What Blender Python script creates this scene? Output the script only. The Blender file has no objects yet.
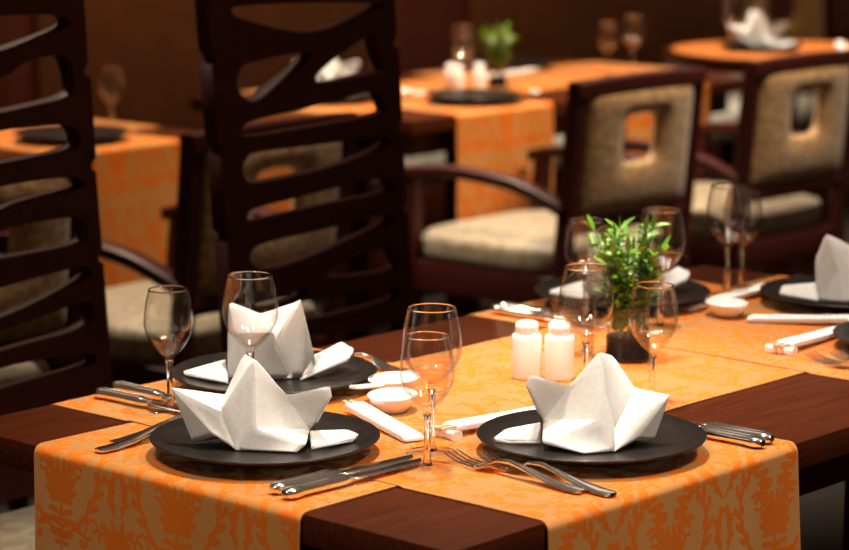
import bpy, bmesh, math, random
import numpy as np
from mathutils import Vector, Matrix
random.seed(7); R = math.radians; PI = math.pi
sc = bpy.context.scene
COL = sc.collection
T = 0.75                      # table top height
YAW = R(42.378)
FWD = Vector((math.cos(YAW), math.sin(YAW), 0)); RGT = Vector((math.sin(YAW), -math.cos(YAW), 0))

# ------------------------------------------------------------------ materials
def new_mat(name):
    m = bpy.data.materials.new(name); m.use_nodes = True
    return m, m.node_tree.nodes, m.node_tree.links, m.node_tree.nodes['Principled BSDF']
def setp(b, **k):
    for a, v in k.items():
        n = a.replace('_', ' ')
        n = {'Specular': 'Specular IOR Level', 'Sheen': 'Sheen Weight', 'Coat': 'Coat Weight', 'Transmission': 'Transmission Weight'}.get(n, n)
        if n in b.inputs: b.inputs[n].default_value = (*v, 1) if isinstance(v, tuple) and len(v) == 3 else v
def noise_col(N, L, b, c1, c2, scale, stretch=(1, 1, 1), detail=4, lo=.35, hi=.65, bump=0.0, dist=0.01):
    tc = N.new('ShaderNodeTexCoord'); mp = N.new('ShaderNodeMapping'); mp.inputs['Scale'].default_value = stretch
    nz = N.new('ShaderNodeTexNoise'); nz.inputs['Scale'].default_value = scale; nz.inputs['Detail'].default_value = detail
    rp = N.new('ShaderNodeValToRGB'); rp.color_ramp.elements[0].position = lo; rp.color_ramp.elements[1].position = hi
    rp.color_ramp.elements[0].color = (*c1, 1); rp.color_ramp.elements[1].color = (*c2, 1)
    L.new(tc.outputs['Object'], mp.inputs['Vector']); L.new(mp.outputs['Vector'], nz.inputs['Vector'])
    L.new(nz.outputs['Fac'], rp.inputs['Fac']); L.new(rp.outputs['Color'], b.inputs['Base Color'])
    if bump:
        bp = N.new('ShaderNodeBump'); bp.inputs['Strength'].default_value = bump; bp.inputs['Distance'].default_value = dist
        L.new(nz.outputs['Fac'], bp.inputs['Height']); L.new(bp.outputs['Normal'], b.inputs['Normal'])
    return nz
def wood(name, c1, c2, rough, stretch, scale=9, spec=.5):
    m, N, L, b = new_mat(name); setp(b, Roughness=rough, Specular=spec)
    noise_col(N, L, b, c1, c2, scale, stretch, 6, .3, .7, .04, .002)
    return m
M = {}
M['table_wood'] = wood('table_wood', (.042, .0085, .0028), (.070, .015, .0048), .30, (1.2, 14, 14), 9, .13)
M['chair_wood'] = wood('chair_wood', (.028, .0036, .0034), (.040, .0055, .0045), .5, (14, 14, 1.2), 9, .2)
M['armchair_wood'] = wood('armchair_wood', (.036, .006, .005), (.056, .010, .007), .45, (12, 12, 1.5), 9, .2)
M['wall_wood'] = wood('wall_wood', (.085, .0125, .0045), (.105, .017, .006), .5, (10, 10, .6), 5)
def fabric(name, c1, c2, scale, rough=.85, sheen=.2, bump=.15, lo=.42, hi=.6):
    m, N, L, b = new_mat(name); setp(b, Roughness=rough, Sheen=sheen)
    noise_col(N, L, b, c1, c2, scale, (1, 1, 1), 5, lo, hi, bump, .002)
    return m
M['wall_fabric'] = fabric('wall_fabric', (.125, .036, .0065), (.145, .043, .0085), 14, .9, 0, .05)
M['upholstery'] = fabric('upholstery', (.27, .142, .052), (.50, .295, .115), 70, .55, .3, .2, .45, .58)
M['seat_fabric'] = fabric('seat_fabric', (.22, .165, .10), (.34, .265, .165), 45, .6, .3, .15)
M['bench_fabric'] = fabric('bench_fabric', (.34, .32, .27), (.42, .39, .33), 30, .8, .1, .1)
M['carpet'] = fabric('carpet', (.008, .004, .003), (.02, .009, .006), 8, .95, 0, .3)
M['napkin'] = fabric('napkin', (.71, .69, .67), (.76, .74, .715), 160, .85, .15, .05)
m, N, L, b = new_mat('porcelain'); setp(b, Base_Color=(.86, .82, .77), Roughness=.22); M['porcelain'] = m
noise_col(N, L, b, (.85, .81, .76), (.88, .84, .79), 6)
m, N, L, b = new_mat('black_stoneware'); setp(b, Roughness=.33, Specular=.4); noise_col(N, L, b, (.008, .006, .0055), (.014, .010, .009), 60, bump=.03, dist=.001); M['plate'] = m
m, N, L, b = new_mat('silver'); setp(b, Metallic=1.0, Roughness=.18); noise_col(N, L, b, (.90, .87, .84), (.96, .94, .91), 30); M['silver'] = m
m, N, L, b = new_mat('paper'); setp(b, Roughness=.8); noise_col(N, L, b, (.82, .79, .77), (.88, .85, .83), 20); M['paper'] = m
m, N, L, b = new_mat('red_print'); setp(b, Roughness=.8); noise_col(N, L, b, (.74, .55, .50), (.80, .64, .58), 90); M['red_print'] = m
m, N, L, b = new_mat('chopstick_wood'); setp(b, Roughness=.5); noise_col(N, L, b, (.55, .33, .22), (.66, .42, .30), 30, (1, 1, 8)); M['chopstick'] = m
m, N, L, b = new_mat('leaf'); setp(b, Roughness=.42, Subsurface_Weight=.0); noise_col(N, L, b, (.035, .135, .005), (.17, .34, .018), 22); M['leaf'] = m
m, N, L, b = new_mat('petal'); setp(b, Roughness=.6); noise_col(N, L, b, (.80, .78, .74), (.9, .88, .85), 40); M['petal'] = m
m, N, L, b = new_mat('berry'); setp(b, Roughness=.3); noise_col(N, L, b, (.75, .28, .01), (.85, .36, .02), 40); M['berry'] = m
m, N, L, b = new_mat('black_pot'); setp(b, Roughness=.25); noise_col(N, L, b, (.010, .007, .006), (.02, .013, .010), 50); M['pot'] = m
m, N, L, b = new_mat('stem_green'); setp(b, Roughness=.5); noise_col(N, L, b, (.05, .11, .015), (.11, .2, .03), 40); M['stem'] = m

def glass_thin():
    m, N, L, b = new_mat('clear_glass_wall'); N.remove(b)
    out = N['Material Output']
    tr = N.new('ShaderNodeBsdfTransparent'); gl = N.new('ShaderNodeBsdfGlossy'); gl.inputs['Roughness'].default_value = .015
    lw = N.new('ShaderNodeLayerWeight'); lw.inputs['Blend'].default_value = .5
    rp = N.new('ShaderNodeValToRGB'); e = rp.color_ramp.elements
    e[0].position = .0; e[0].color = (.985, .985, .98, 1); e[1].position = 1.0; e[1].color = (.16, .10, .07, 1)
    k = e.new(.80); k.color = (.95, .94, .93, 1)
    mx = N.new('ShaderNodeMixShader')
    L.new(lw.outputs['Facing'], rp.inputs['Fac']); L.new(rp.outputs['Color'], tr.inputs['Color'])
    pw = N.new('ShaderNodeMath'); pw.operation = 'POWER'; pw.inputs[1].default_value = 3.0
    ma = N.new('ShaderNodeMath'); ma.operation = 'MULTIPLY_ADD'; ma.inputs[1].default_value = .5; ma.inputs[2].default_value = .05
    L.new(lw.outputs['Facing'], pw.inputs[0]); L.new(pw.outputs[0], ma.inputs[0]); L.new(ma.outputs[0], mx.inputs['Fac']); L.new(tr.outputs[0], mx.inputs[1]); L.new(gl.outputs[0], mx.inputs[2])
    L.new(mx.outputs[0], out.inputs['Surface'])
    return m
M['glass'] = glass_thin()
m, N, L, b = new_mat('clear_glass_stem'); setp(b, Base_Color=(1, 1, 1), Roughness=.0, Transmission=1.0, IOR=1.47); M['glass_solid'] = m

def damask_mat():
    m, N, L, b = new_mat('damask_cloth')
    at = N.new('ShaderNodeAttribute'); at.attribute_name = 'weave'
    tc = N.new('ShaderNodeTexCoord'); mp = N.new('ShaderNodeMapping'); mp.inputs['Scale'].default_value = (900, 900, 900)
    nz = N.new('ShaderNodeTexNoise'); nz.inputs['Scale'].default_value = 1; nz.inputs['Detail'].default_value = 1
    L.new(tc.outputs['Object'], mp.inputs['Vector']); L.new(mp.outputs['Vector'], nz.inputs['Vector'])
    nm = N.new('ShaderNodeTexNoise'); nm.inputs['Scale'].default_value = 140; nm.inputs['Detail'].default_value = 4
    L.new(tc.outputs['Object'], nm.inputs['Vector'])
    ad = N.new('ShaderNodeMath'); ad.operation = 'MULTIPLY_ADD'; ad.inputs[1].default_value = .36; ad.inputs[2].default_value = -.18
    L.new(nm.outputs['Fac'], ad.inputs[0])
    m2 = N.new('ShaderNodeMapping'); m2.inputs['Scale'].default_value = (520, 520, 26)
    n2 = N.new('ShaderNodeTexNoise'); n2.inputs['Scale'].default_value = 1; n2.inputs['Detail'].default_value = 2
    L.new(tc.outputs['Object'], m2.inputs['Vector']); L.new(m2.outputs['Vector'], n2.inputs['Vector'])
    d2 = N.new('ShaderNodeMath'); d2.operation = 'MULTIPLY_ADD'; d2.inputs[1].default_value = .7; d2.inputs[2].default_value = -.35
    L.new(n2.outputs['Fac'], d2.inputs[0])
    a1 = N.new('ShaderNodeMath'); a1.operation = 'ADD'; L.new(ad.outputs[0], a1.inputs[0]); L.new(d2.outputs[0], a1.inputs[1])
    a2 = N.new('ShaderNodeMath'); a2.operation = 'ADD'; L.new(at.outputs['Fac'], a2.inputs[0]); L.new(a1.outputs[0], a2.inputs[1])
    rp = N.new('ShaderNodeValToRGB'); rp.color_ramp.elements[0].position = .28; rp.color_ramp.elements[1].position = .62
    rp.color_ramp.elements[0].color = (0, 0, 0, 1); rp.color_ramp.elements[1].color = (1, 1, 1, 1)
    L.new(a2.outputs[0], rp.inputs['Fac'])
    c = N.new('ShaderNodeMix'); c.data_type = 'RGBA'
    c.inputs['A'].default_value = (.50, .178, .024, 1); c.inputs['B'].default_value = (.64, .138, .003, 1)
    L.new(rp.outputs['Color'], c.inputs['Factor'])
    L.new(c.outputs['Result'], b.inputs['Base Color'])
    rr = N.new('ShaderNodeMapRange'); rr.inputs['To Min'].default_value = .42; rr.inputs['To Max'].default_value = .68
    L.new(rp.outputs['Color'], rr.inputs['Value']); L.new(rr.outputs['Result'], b.inputs['Roughness'])
    sp = N.new('ShaderNodeMapRange'); sp.inputs['To Min'].default_value = .75; sp.inputs['To Max'].default_value = .3
    L.new(rp.outputs['Color'], sp.inputs['Value']); L.new(sp.outputs['Result'], b.inputs['Specular IOR Level'])
    b.inputs['Sheen Tint'].default_value = (1, .84, .52, 1); b.inputs['Sheen Roughness'].default_value = .45
    sh = N.new('ShaderNodeMapRange'); sh.inputs['To Min'].default_value = 1.0; sh.inputs['To Max'].default_value = .10
    L.new(rp.outputs['Color'], sh.inputs['Value']); L.new(sh.outputs['Result'], b.inputs['Sheen Weight'])
    bp = N.new('ShaderNodeBump'); bp.inputs['Strength'].default_value = .25; bp.inputs['Distance'].default_value = .0006
    hh = N.new('ShaderNodeMath'); hh.operation = 'MULTIPLY_ADD'; hh.inputs[1].default_value = .5
    L.new(nz.outputs['Fac'], hh.inputs[0]); L.new(rp.outputs['Color'], hh.inputs[2])
    L.new(hh.outputs[0], bp.inputs['Height']); L.new(bp.outputs['Normal'], b.inputs['Normal'])
    return m
M['damask'] = damask_mat()

# ------------------------------------------------------------------ object helpers
def link(name, me, mat, parent=None, smooth=True, angle=None):
    o = bpy.data.objects.new(name, me); COL.objects.link(o)
    if mat is not None: me.materials.append(mat)
    if smooth:
        for f in me.polygons: f.use_smooth = True
    if angle is not None and hasattr(me, 'set_sharp_from_angle'): me.set_sharp_from_angle(angle=R(angle))
    if parent is not None: o.parent = parent
    return o
def obj(name, bm, mat, parent=None, smooth=True, angle=35):
    me = bpy.data.meshes.new(name); bm.normal_update(); bm.to_mesh(me); bm.free()
    return link(name, me, mat, parent, smooth, angle)
def tag(o, label, cat, group=None, kind=None):
    o['label'] = label; o['category'] = cat
    if group: o['group'] = group
    if kind: o['kind'] = kind
    return o
def empty(name, loc=(0, 0, 0), rz=0, label=None, cat=None, group=None):
    o = bpy.data.objects.new(name, None); COL.objects.link(o); o.location = loc; o.rotation_euler = (0, 0, rz); o.empty_display_size = .05
    if label: tag(o, label, cat, group)
    return o
def copy_tree(o, parent=None):
    c = o.copy(); COL.objects.link(c)
    if parent is not None: c.parent = parent
    for ch in list(o.children): copy_tree(ch, c)
    return c
def place(src, loc, rz, label, group=None):
    """First call on a prototype moves it, later calls copy it."""
    if not src.get('used_once'): o = src; src['used_once'] = 1
    else: o = copy_tree(src)
    o.location = loc; o.rotation_euler = (0, 0, rz); o['label'] = label
    if group: o['group'] = group
    return o
def structure(o): o['kind'] = 'structure'; return o

def box(bm, c, s, rot=None, bevel=0.0, seg=2):
    r = bmesh.ops.create_cube(bm, size=1.0)
    vs = r['verts']
    bmesh.ops.scale(bm, vec=s, verts=vs)
    if bevel:
        es = list({e for v in vs for e in v.link_edges})
        rb = bmesh.ops.bevel(bm, geom=es, offset=bevel, segments=seg, profile=.5, affect='EDGES', clamp_overlap=True)
        vs = list({v for v in rb['verts']} | {v for v in vs if v.is_valid})
    if rot is not None: bmesh.ops.rotate(bm, cent=(0, 0, 0), matrix=rot, verts=vs)
    bmesh.ops.translate(bm, vec=c, verts=vs)
    return vs
def box_obj(name, c, s, mat, parent=None, bevel=.004, seg=2):
    bm = bmesh.new(); box(bm, c, s, None, bevel, seg); return obj(name, bm, mat, parent)
def lathe(bm, prof, n=48, c=(0, 0, 0)):
    rings = []
    for r, z in prof:
        if r < 1e-6: rings.append([bm.verts.new((c[0], c[1], c[2] + z))])
        else: rings.append([bm.verts.new((c[0] + r * math.cos(2 * PI * i / n), c[1] + r * math.sin(2 * PI * i / n), c[2] + z)) for i in range(n)])
    for a, b2 in zip(rings, rings[1:]):
        for i in range(n):
            j = (i + 1) % n
            if len(a) == 1 and len(b2) == 1: continue
            if len(a) == 1: bm.faces.new((a[0], b2[j], b2[i]))
            elif len(b2) == 1: bm.faces.new((a[i], a[j], b2[0]))
            else: bm.faces.new((a[i], a[j], b2[j], b2[i]))
def loft(bm, secs, n=12, cap=True, power=2.0):
    """secs: (centre, side vector, up vector); superellipse sections."""
    rings = []
    for c, sx, sy in secs:
        c = Vector(c); sx = Vector(sx); sy = Vector(sy); ring = []
        for i in range(n):
            a = 2 * PI * i / n; ca, sa = math.cos(a), math.sin(a)
            ring.append(bm.verts.new(c + sx * (math.copysign(abs(ca) ** (2 / power), ca)) + sy * (math.copysign(abs(sa) ** (2 / power), sa))))
        rings.append(ring)
    for a, b2 in zip(rings, rings[1:]):
        for i in range(n): bm.faces.new((a[i], a[(i + 1) % n], b2[(i + 1) % n], b2[i]))
    if cap: bm.faces.new(rings[0][::-1]); bm.faces.new(rings[-1])
def smooth_path(pts, n=6):
    """Catmull-Rom through pts."""
    P = [Vector(p) for p in pts]; P = [P[0] * 2 - P[1]] + P + [P[-1] * 2 - P[-2]]
    out = []
    for i in range(1, len(P) - 2):
        for k in range(n):
            t = k / n; a, b2, c, d = P[i - 1:i + 3]
            out.append(.5 * ((2 * b2) + (c - a) * t + (2 * a - 5 * b2 + 4 * c - d) * t * t + (3 * b2 - a - 3 * c + d) * t ** 3))
    out.append(P[-2]); return out
def tube(bm, pts, rad, n=8, up=Vector((0, 0, 1)), flat=1.0, power=2.0):
    secs = []
    for i, p in enumerate(pts):
        t = (pts[min(i + 1, len(pts) - 1)] - pts[max(i - 1, 0)]).normalized()
        s = t.cross(up)
        if s.length < 1e-4: s = t.cross(Vector((1, 0, 0)))
        s.normalize(); u = s.cross(t)
        r = rad(i / (len(pts) - 1)) if callable(rad) else rad
        secs.append((p, s * r, u * r * flat))
    loft(bm, secs, n, True, power)

# ------------------------------------------------------------------ damask tile (a mask over the weave)
TW, TH = .204, .30
def make_tile():
    nx, ny = 226, 330
    X, Y = np.meshgrid((np.arange(nx) + .5) / nx, (np.arange(ny) + .5) / ny * TH / TW)
    X = np.minimum(X, 1 - X)                       # mirror about the centre line: x in 0..0.5, 0.5 = axis
    H = TH / TW
    mask = np.zeros_like(X)
    def stroke(pts, w):
        nonlocal mask
        n = len(pts)
        for wrap in (-H, 0, H):
            for i in range(n - 1):
                x0, y0 = pts[i]; x1, y1 = pts[i + 1]; y0 += wrap; y1 += wrap
                dx, dy = x1 - x0, y1 - y0; l2 = dx * dx + dy * dy + 1e-9
                t = np.clip(((X - x0) * dx + (Y - y0) * dy) / l2, 0, 1)
                d = np.hypot(X - x0 - t * dx, Y - y0 - t * dy)
                s = (i + t) / (n - 1)
                mask = np.maximum(mask, np.clip((w(s) * 1.2 - d) / .009 + .5, 0, 1) * (1 - .75 * np.clip((.0045 - d) / .004 + .3, 0, 1) * (w(s) > .012)))
    def drop(x, y, ang, ln, wd, curl=.0):
        p = []; a = ang
        for k in range(7):
            p.append((x, y)); x += ln / 6 * math.cos(a); y += ln / 6 * math.sin(a); a += curl / 6
        stroke(p, lambda s: wd * 1.65 * np.power(s, .6) * np.power(np.clip(1 - s, 0, 1), .3) * (.58 + .42 * np.abs(np.sin(np.pi * s * (2.5 + ln * 18)))) + .003)
    def scroll(pts, w0, lobes, ll, side):
        P = [(v.x, v.y) for v in smooth_path([(a, b2, 0) for a, b2 in pts], 7)]
        stroke(P, lambda s: w0 * (1 - .55 * s) * (.5 + np.sin(np.pi * np.clip(s * .9 + .1, 0, 1))) * .8)
        n = len(P)
        for k in range(lobes):
            i = int((k + .7) / (lobes + .6) * (n - 1)); j = min(i + 1, n - 1)
            a = math.atan2(P[j][1] - P[i - 1][1], P[j][0] - P[i - 1][0])
            f = math.sin(PI * (k + 1) / (lobes + 1)) * .6 + .5
            drop(P[i][0], P[i][1], a + side * .95, ll * f, .012 * f + .003, -side * 1.0)
            if k % 2: drop(P[i][0], P[i][1], a - side * .8, ll * f * .7, .010 * f + .002, side * 1.0)
    # palmette on the axis
    for a, ln in ((PI / 2, .25), (PI / 2 + .30, .24), (PI / 2 + .62, .22), (PI / 2 + .98, .19), (PI / 2 + 1.4, .15), (PI / 2 + 1.9, .11)):
        drop(.5, .33, a, ln, .017, -.45)
    for a, ln in ((PI / 2 + .15, .13), (PI / 2 + .5, .12), (PI / 2 + .9, .10)): drop(.5, .33, a, ln, .012, -.2)
    stroke([(.5, .02), (.5, .33)], lambda s: .007 + .004 * s)
    for y, ln in ((.22, .12), (.15, .14), (.08, .12)): drop(.5, y, PI * .80, ln, .015, .8); drop(.5, y - .02, PI * 1.05, ln * .6, .011, -.6)
    # big acanthus scrolls rising from the stem and curling outwards
    scroll([(.49, .10), (.33, .20), (.20, .38), (.17, .56), (.26, .70), (.37, .66), (.36, .57), (.30, .58)], .014, 15, .095, 1)
    scroll([(.02, .62), (.10, .74), (.22, .86), (.34, .98), (.42, 1.12), (.36, 1.25), (.26, 1.22), (.27, 1.14)], .013, 14, .09, -1)
    scroll([(.0, 1.0), (.06, 1.12), (.14, 1.22), (.16, 1.34), (.09, 1.40)], .011, 9, .075, 1)
    scroll([(.03, .30), (.07, .40), (.06, .50), (.02, .56)], .009, 6, .055, 1)
    scroll([(.44, .78), (.36, .82), (.30, .78), (.31, .72)], .008, 5, .05, -1)
    # second palmette at the tile's side
    for a, ln in ((PI / 2, .20), (PI / 2 - .38, .19), (PI / 2 - .78, .16), (PI / 2 - 1.2, .13), (PI / 2 - 1.65, .10)):
        drop(.0, .10, a, ln, .016, .3)
    drop(.0, .90, PI / 2 - .5, .13, .015, .4); drop(.0, .90, PI / 2 - 1.1, .10, .013, .4); drop(.0, .90, -PI / 2 + .6, .12, .014, -.4)
    for x, y, a0, tw in ((.30, .10, 1.2, 1), (.13, .22, .2, -1), (.44, .62, 2.4, 1), (.10, .98, 2.0, -1), (.40, 1.36, 3.4, 1), (.24, .92, 1.0, 1), (.08, .80, -.6, 1), (.42, .46, 2.9, -1)):
        c_ = [(x + .052 * (1 - t / 9) * math.cos(a0 + tw * t * .75) , y + .052 * (1 - t / 9) * math.sin(a0 + tw * t * .75)) for t in range(9)]
        stroke(c_, lambda s: .0085 + .004 * s)
        for q in range(3): drop(c_[q][0], c_[q][1], a0 + tw * q * .75 - tw * .3, .06, .010, tw * .6)
    for a in range(9): drop(.5, .90, a * 2 * PI / 9 + .2, .075, .013, .2)
    return mask
TILE = make_tile()
def damask(u, v):
    ny, nx = TILE.shape
    fx = (u / TW) % 1 * nx - .5; fy = (v / TH) % 1 * ny - .5
    x0 = np.floor(fx).astype(int); y0 = np.floor(fy).astype(int); tx = fx - x0; ty = fy - y0
    g = lambda a, b2: TILE[b2 % ny, a % nx]
    return (g(x0, y0) * (1 - tx) + g(x0 + 1, y0) * tx) * (1 - ty) + (g(x0, y0 + 1) * (1 - tx) + g(x0 + 1, y0 + 1) * tx) * ty

def runner(name, start, end, half, centre, along, drop0, drop1, step, base_z, lift=None, seed=0, u_off=0.0, v_off=0.0, parent_loc=(0, 0, 0)):
    """A cloth strip lying on the table along one axis, draped over both ends; thickness 1.4 mm."""
    r = .011; pts = []                     # (along, z, normal along, normal z)
    hang0 = start - .0035; hang1 = end + .0035
    n = max(2, int(drop0 / step))
    for i in range(n): pts.append((hang0, base_z - drop0 + i * (drop0 - r) / n))
    for i in range(6): a = PI - i * (PI / 2) / 6; pts.append((hang0 + r + r * math.cos(a), base_z - r + r * math.sin(a)))
    n = int((hang1 - hang0 - 2 * r) / step)
    for i in range(n): pts.append((hang0 + r + (hang1 - hang0 - 2 * r) * i / n, base_z))
    for i in range(6): a = PI / 2 - i * (PI / 2) / 6; pts.append((hang1 - r + r * math.cos(a), base_z - r + r * math.sin(a)))
    n = max(2, int(drop1 / step))
    for i in range(n + 1): pts.append((hang1, base_z - r - i * (drop1 - r) / n))
    pts = np.array(pts); L_ = np.concatenate([[0], np.cumsum(np.hypot(*np.diff(pts, axis=0).T))])
    m_ = int(2 * half / step) + 1; w = np.linspace(-half, half, m_)
    A_, W_ = np.meshgrid(pts[:, 0], w, indexing='ij'); Z_ = np.repeat(pts[:, 1][:, None], m_, 1); LL = np.repeat(L_[:, None], m_, 1)
    hang = np.clip((base_z - r - Z_) / .12, 0, 1)
    side = np.where(A_ < (start + end) / 2, -1, 1)
    A2 = A_ + side * hang * (.0025 * np.sin(W_ * 21 + seed) + .002 * np.sin(W_ * 43 + 2 * seed) + .004)
    top = np.clip(1 - (base_z - Z_) / .01, 0, 1)
    Z2 = Z_ + top * (.0004 * np.sin(A_ * 23 + seed) * np.sin(W_ * 31) + .0004)
    W2 = W_ + .0012 * np.sin(LL * 9 + seed) * (W_ / half)
    if lift: Z2 = Z2 + top * lift(A_, W_)
    th = .0013
    # normals from the path
    d = np.gradient(pts, axis=0); d /= np.linalg.norm(d, axis=1)[:, None] + 1e-9
    nA, nZ = -d[:, 1], d[:, 0]; nA = np.repeat(nA[:, None], m_, 1); nZ = np.repeat(nZ[:, None], m_, 1)
    def pack(off):
        a = A2 + nA * off; z = Z2 + nZ * off
        xy = (a, W2 + centre) if along == 'x' else (W2 + centre, a)
        return np.stack([xy[0], xy[1], z], -1).reshape(-1, 3)
    k = len(pts); V = np.concatenate([pack(th), pack(0)])
    idx = np.arange(k * m_).reshape(k, m_)
    q = np.stack([idx[:-1, :-1], idx[1:, :-1], idx[1:, 1:], idx[:-1, 1:]], -1).reshape(-1, 4)
    if along == 'x': qt = q
    else: qt = q[:, ::-1]
    o_ = k * m_; faces = [qt, qt[:, ::-1] + o_]
    rim = np.concatenate([idx[0], idx[1:, -1], idx[-1, -2::-1], idx[-2:0:-1, 0]])
    nx_ = np.roll(rim, -1); rq = np.stack([rim, nx_, nx_ + o_, rim + o_], -1)
    faces.append(rq if along == 'x' else rq[:, ::-1]); faces = np.concatenate(faces)
    V = V - np.array(parent_loc)
    me = bpy.data.meshes.new(name)
    me.vertices.add(len(V)); me.vertices.foreach_set('co', V.astype(np.float32).ravel())
    me.loops.add(faces.size); me.loops.foreach_set('vertex_index', faces.astype(np.int32).ravel())
    me.polygons.add(len(faces)); me.polygons.foreach_set('loop_start', (np.arange(len(faces)) * 4).astype(np.int32))
    me.update(calc_edges=True); me.validate()
    val = damask(W_ + TW / 2 + u_off, LL + v_off).ravel()
    edge = (half - np.abs(W_)).ravel(); val = np.where(edge < .004, .15, val)
    at = me.attributes.new('weave', 'FLOAT', 'POINT'); at.data.foreach_set('value', np.concatenate([val, val]).astype(np.float32))
    o = link(name, me, M['damask'], None, True, 40); o.location = parent_loc
    return o

# ------------------------------------------------------------------ tableware
PLATE_PROF = [(0, .003), (.066, .003), (.069, 0), (.076, 0), (.079, .0028), (.108, .0085), (.1325, .0185), (.1340, .0205), (.1328, .0215), (.112, .0128), (.082, .0075), (0, .0065)]
def plate_surface(r):
    pr = [(0, .0065), (.082, .0075), (.112, .0128), (.1328, .0215)]
    for (a, za), (b2, zb) in zip(pr, pr[1:]):
        if r <= b2: return za + (zb - za) * (r - a) / (b2 - a)
    return .0215
bm = bmesh.new(); lathe(bm, PLATE_PROF, 96); PLATE_ME = bpy.data.meshes.new('dinner_plate'); bm.normal_update(); bm.to_mesh(PLATE_ME); bm.free()
PLATE_ME.materials.append(M['plate'])
for f in PLATE_ME.polygons: f.use_smooth = True
def plate(x, y, z, label, group='black dinner plates'):
    o = bpy.data.objects.new('dinner_plate', PLATE_ME); COL.objects.link(o); o.location = (x, y, z)
    return tag(o, label, 'plate', group)

def cloth_piece(name, verts, faces, parent, th=.0022, crease=.86, bcrease=.9):
    bm = bmesh.new(); keys = list(verts); vs = {k: bm.verts.new(verts[k]) for k in keys}
    for f in faces: bm.faces.new([vs[k] for k in f])
    used = [v for v in bm.verts if v.link_faces]
    for v in list(bm.verts):
        if not v.link_faces: bm.verts.remove(v)
    cl = bm.edges.layers.float.get('crease_edge') or bm.edges.layers.float.new('crease_edge')
    for e in bm.edges: e[cl] = crease if len(e.link_faces) > 1 else bcrease
    o = obj(name, bm, M['napkin'], parent, True, 24)
    s = o.modifiers.new('soft', 'SUBSURF'); s.levels = 3; s.render_levels = 3; s.boundary_smooth = 'PRESERVE_CORNERS'
    t = o.modifiers.new('cloth', 'SOLIDIFY'); t.thickness = th; t.offset = 0
    return o
N1 = dict(A=(-0.0114, -0.005, 0.106), A2=(-0.0255, 0.025, 0.1057), P=(0.0772, 0.0, 0.0718), P2=(0.0785, -0.005, 0.0622), Pd=(0.0237, 0.0, 0.062), Pi=(0.0508, 0.015, 0.0150), M=(-0.0098, -0.025, 0.0256), Q=(0.0488, -0.030, 0.0088), Q2=(0.0384, -0.0354, 0.0), FB=(-0.0318, -0.0233, 0.0), W=(-0.1081, 0.0, 0.07), Wm=(-0.0505, -0.015, 0.0455), Wd=(-0.0465, 0.015, 0.0585), Wb=(-0.0839, 0.0015, 0.003), Wc=(-0.0563, -0.02, 0.0167), F1=(0.0513, 0.01, 0.0124), F2=(0.0944, 0.0341, 0.008), F3=(0.1075, -0.0011, 0.012), F4=(0.1014, 0.0, 0.004), F5=(0.0556, -0.0212, 0.001), K=(-.02, .055, .0), K2=(.05, .04, .0))
N3 = dict(A=(0.0083, -0.005, 0.1137), A2=(0.0265, 0.025, 0.1012), P=(-0.0727, 0.0, 0.0841), P2=(-0.0776, -0.005, 0.0739), Pd=(-0.0245, 0.0, 0.0712), Pi=(-0.0547, 0.012, 0.0255), M=(0.0039, -0.032, 0.0367), Q=(-0.0584, -0.030, 0.0082), Q2=(-0.0117, -0.0482, 0.0), FB=(0.0247, -0.0373, 0.0), W=(0.0905, 0.0, 0.0598), Wm=(0.0246, -0.02, 0.0207), Wd=(0.0515, 0.01, 0.0659), Wb=(0.0732, 0.0048, 0.003), Wc=(0.0499, -0.02, 0.0098), F1=(-0.0591, 0.01, 0.021), F2=(-0.1005, 0.0111, 0.012), F3=(-0.1134, -0.0184, 0.01), F4=(-0.0966, -0.0117, 0.004), F5=(-0.0585, 0.0003, 0.001), K=(.02, .055, .0), K2=(-.05, .04, .0))
N2 = dict(TL=(-0.0585, 0.0, 0.1065), D=(-0.0176, 0.0, 0.0895), TR=(0.0345, 0.0, 0.1072), IL=(-0.0506, -0.01, 0.0659), IR=(0.0018, -0.02, 0.068), BL=(-0.0606, -0.0091, 0.0), BM=(0.0213, 0.0094, 0.0), BR=(0.0513, 0.0, 0.0303), G1=(-0.0645, 0.01, 0.0223), G2=(-0.1173, -0.0046, 0.01), G3=(-0.1138, -0.0071, 0.003), G4=(-0.0588, -0.0244, 0.0), H1=(0.0535, 0.01, 0.0292), H2=(0.085, 0.06, 0.037), H3=(0.101, 0.045, 0.031), H4=(0.095, 0.03, 0.022), H5=(0.0337, -0.0028, 0.001), KD=(0.003, -0.015, 0.0533), KB=(-.015, .06, 0), BR2=(.0513, .02, 0))
N5 = dict(T=(-.037, 0, .104), L1=(-.0517, 0, .062), LB=(-.052, -.02, 0), C=(-.020, -.022, .045), FBm=(-.012, -.045, 0), FBr=(.028, -.04, 0), Rm=(.014, -.002, .078), Rr=(.062, .005, .070), Rb=(.072, -.012, 0), K=(0, .055, 0), G1=(-.05, 0, .022), G2=(-.100, .004, .017), G3=(-.106, -.010, .008), G4=(-.05, -.03, 0))
BODY_C = [('T', 'L1', 'LB', 'C'), ('C', 'LB', 'FBm'), ('T', 'C', 'FBm', 'FBr'), ('T', 'FBr', 'Rm'), ('Rm', 'FBr', 'Rb', 'Rr'), ('T', 'Rm', 'K'), ('T', 'K', 'LB', 'L1'), ('Rm', 'Rr', 'Rb', 'K')]
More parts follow.
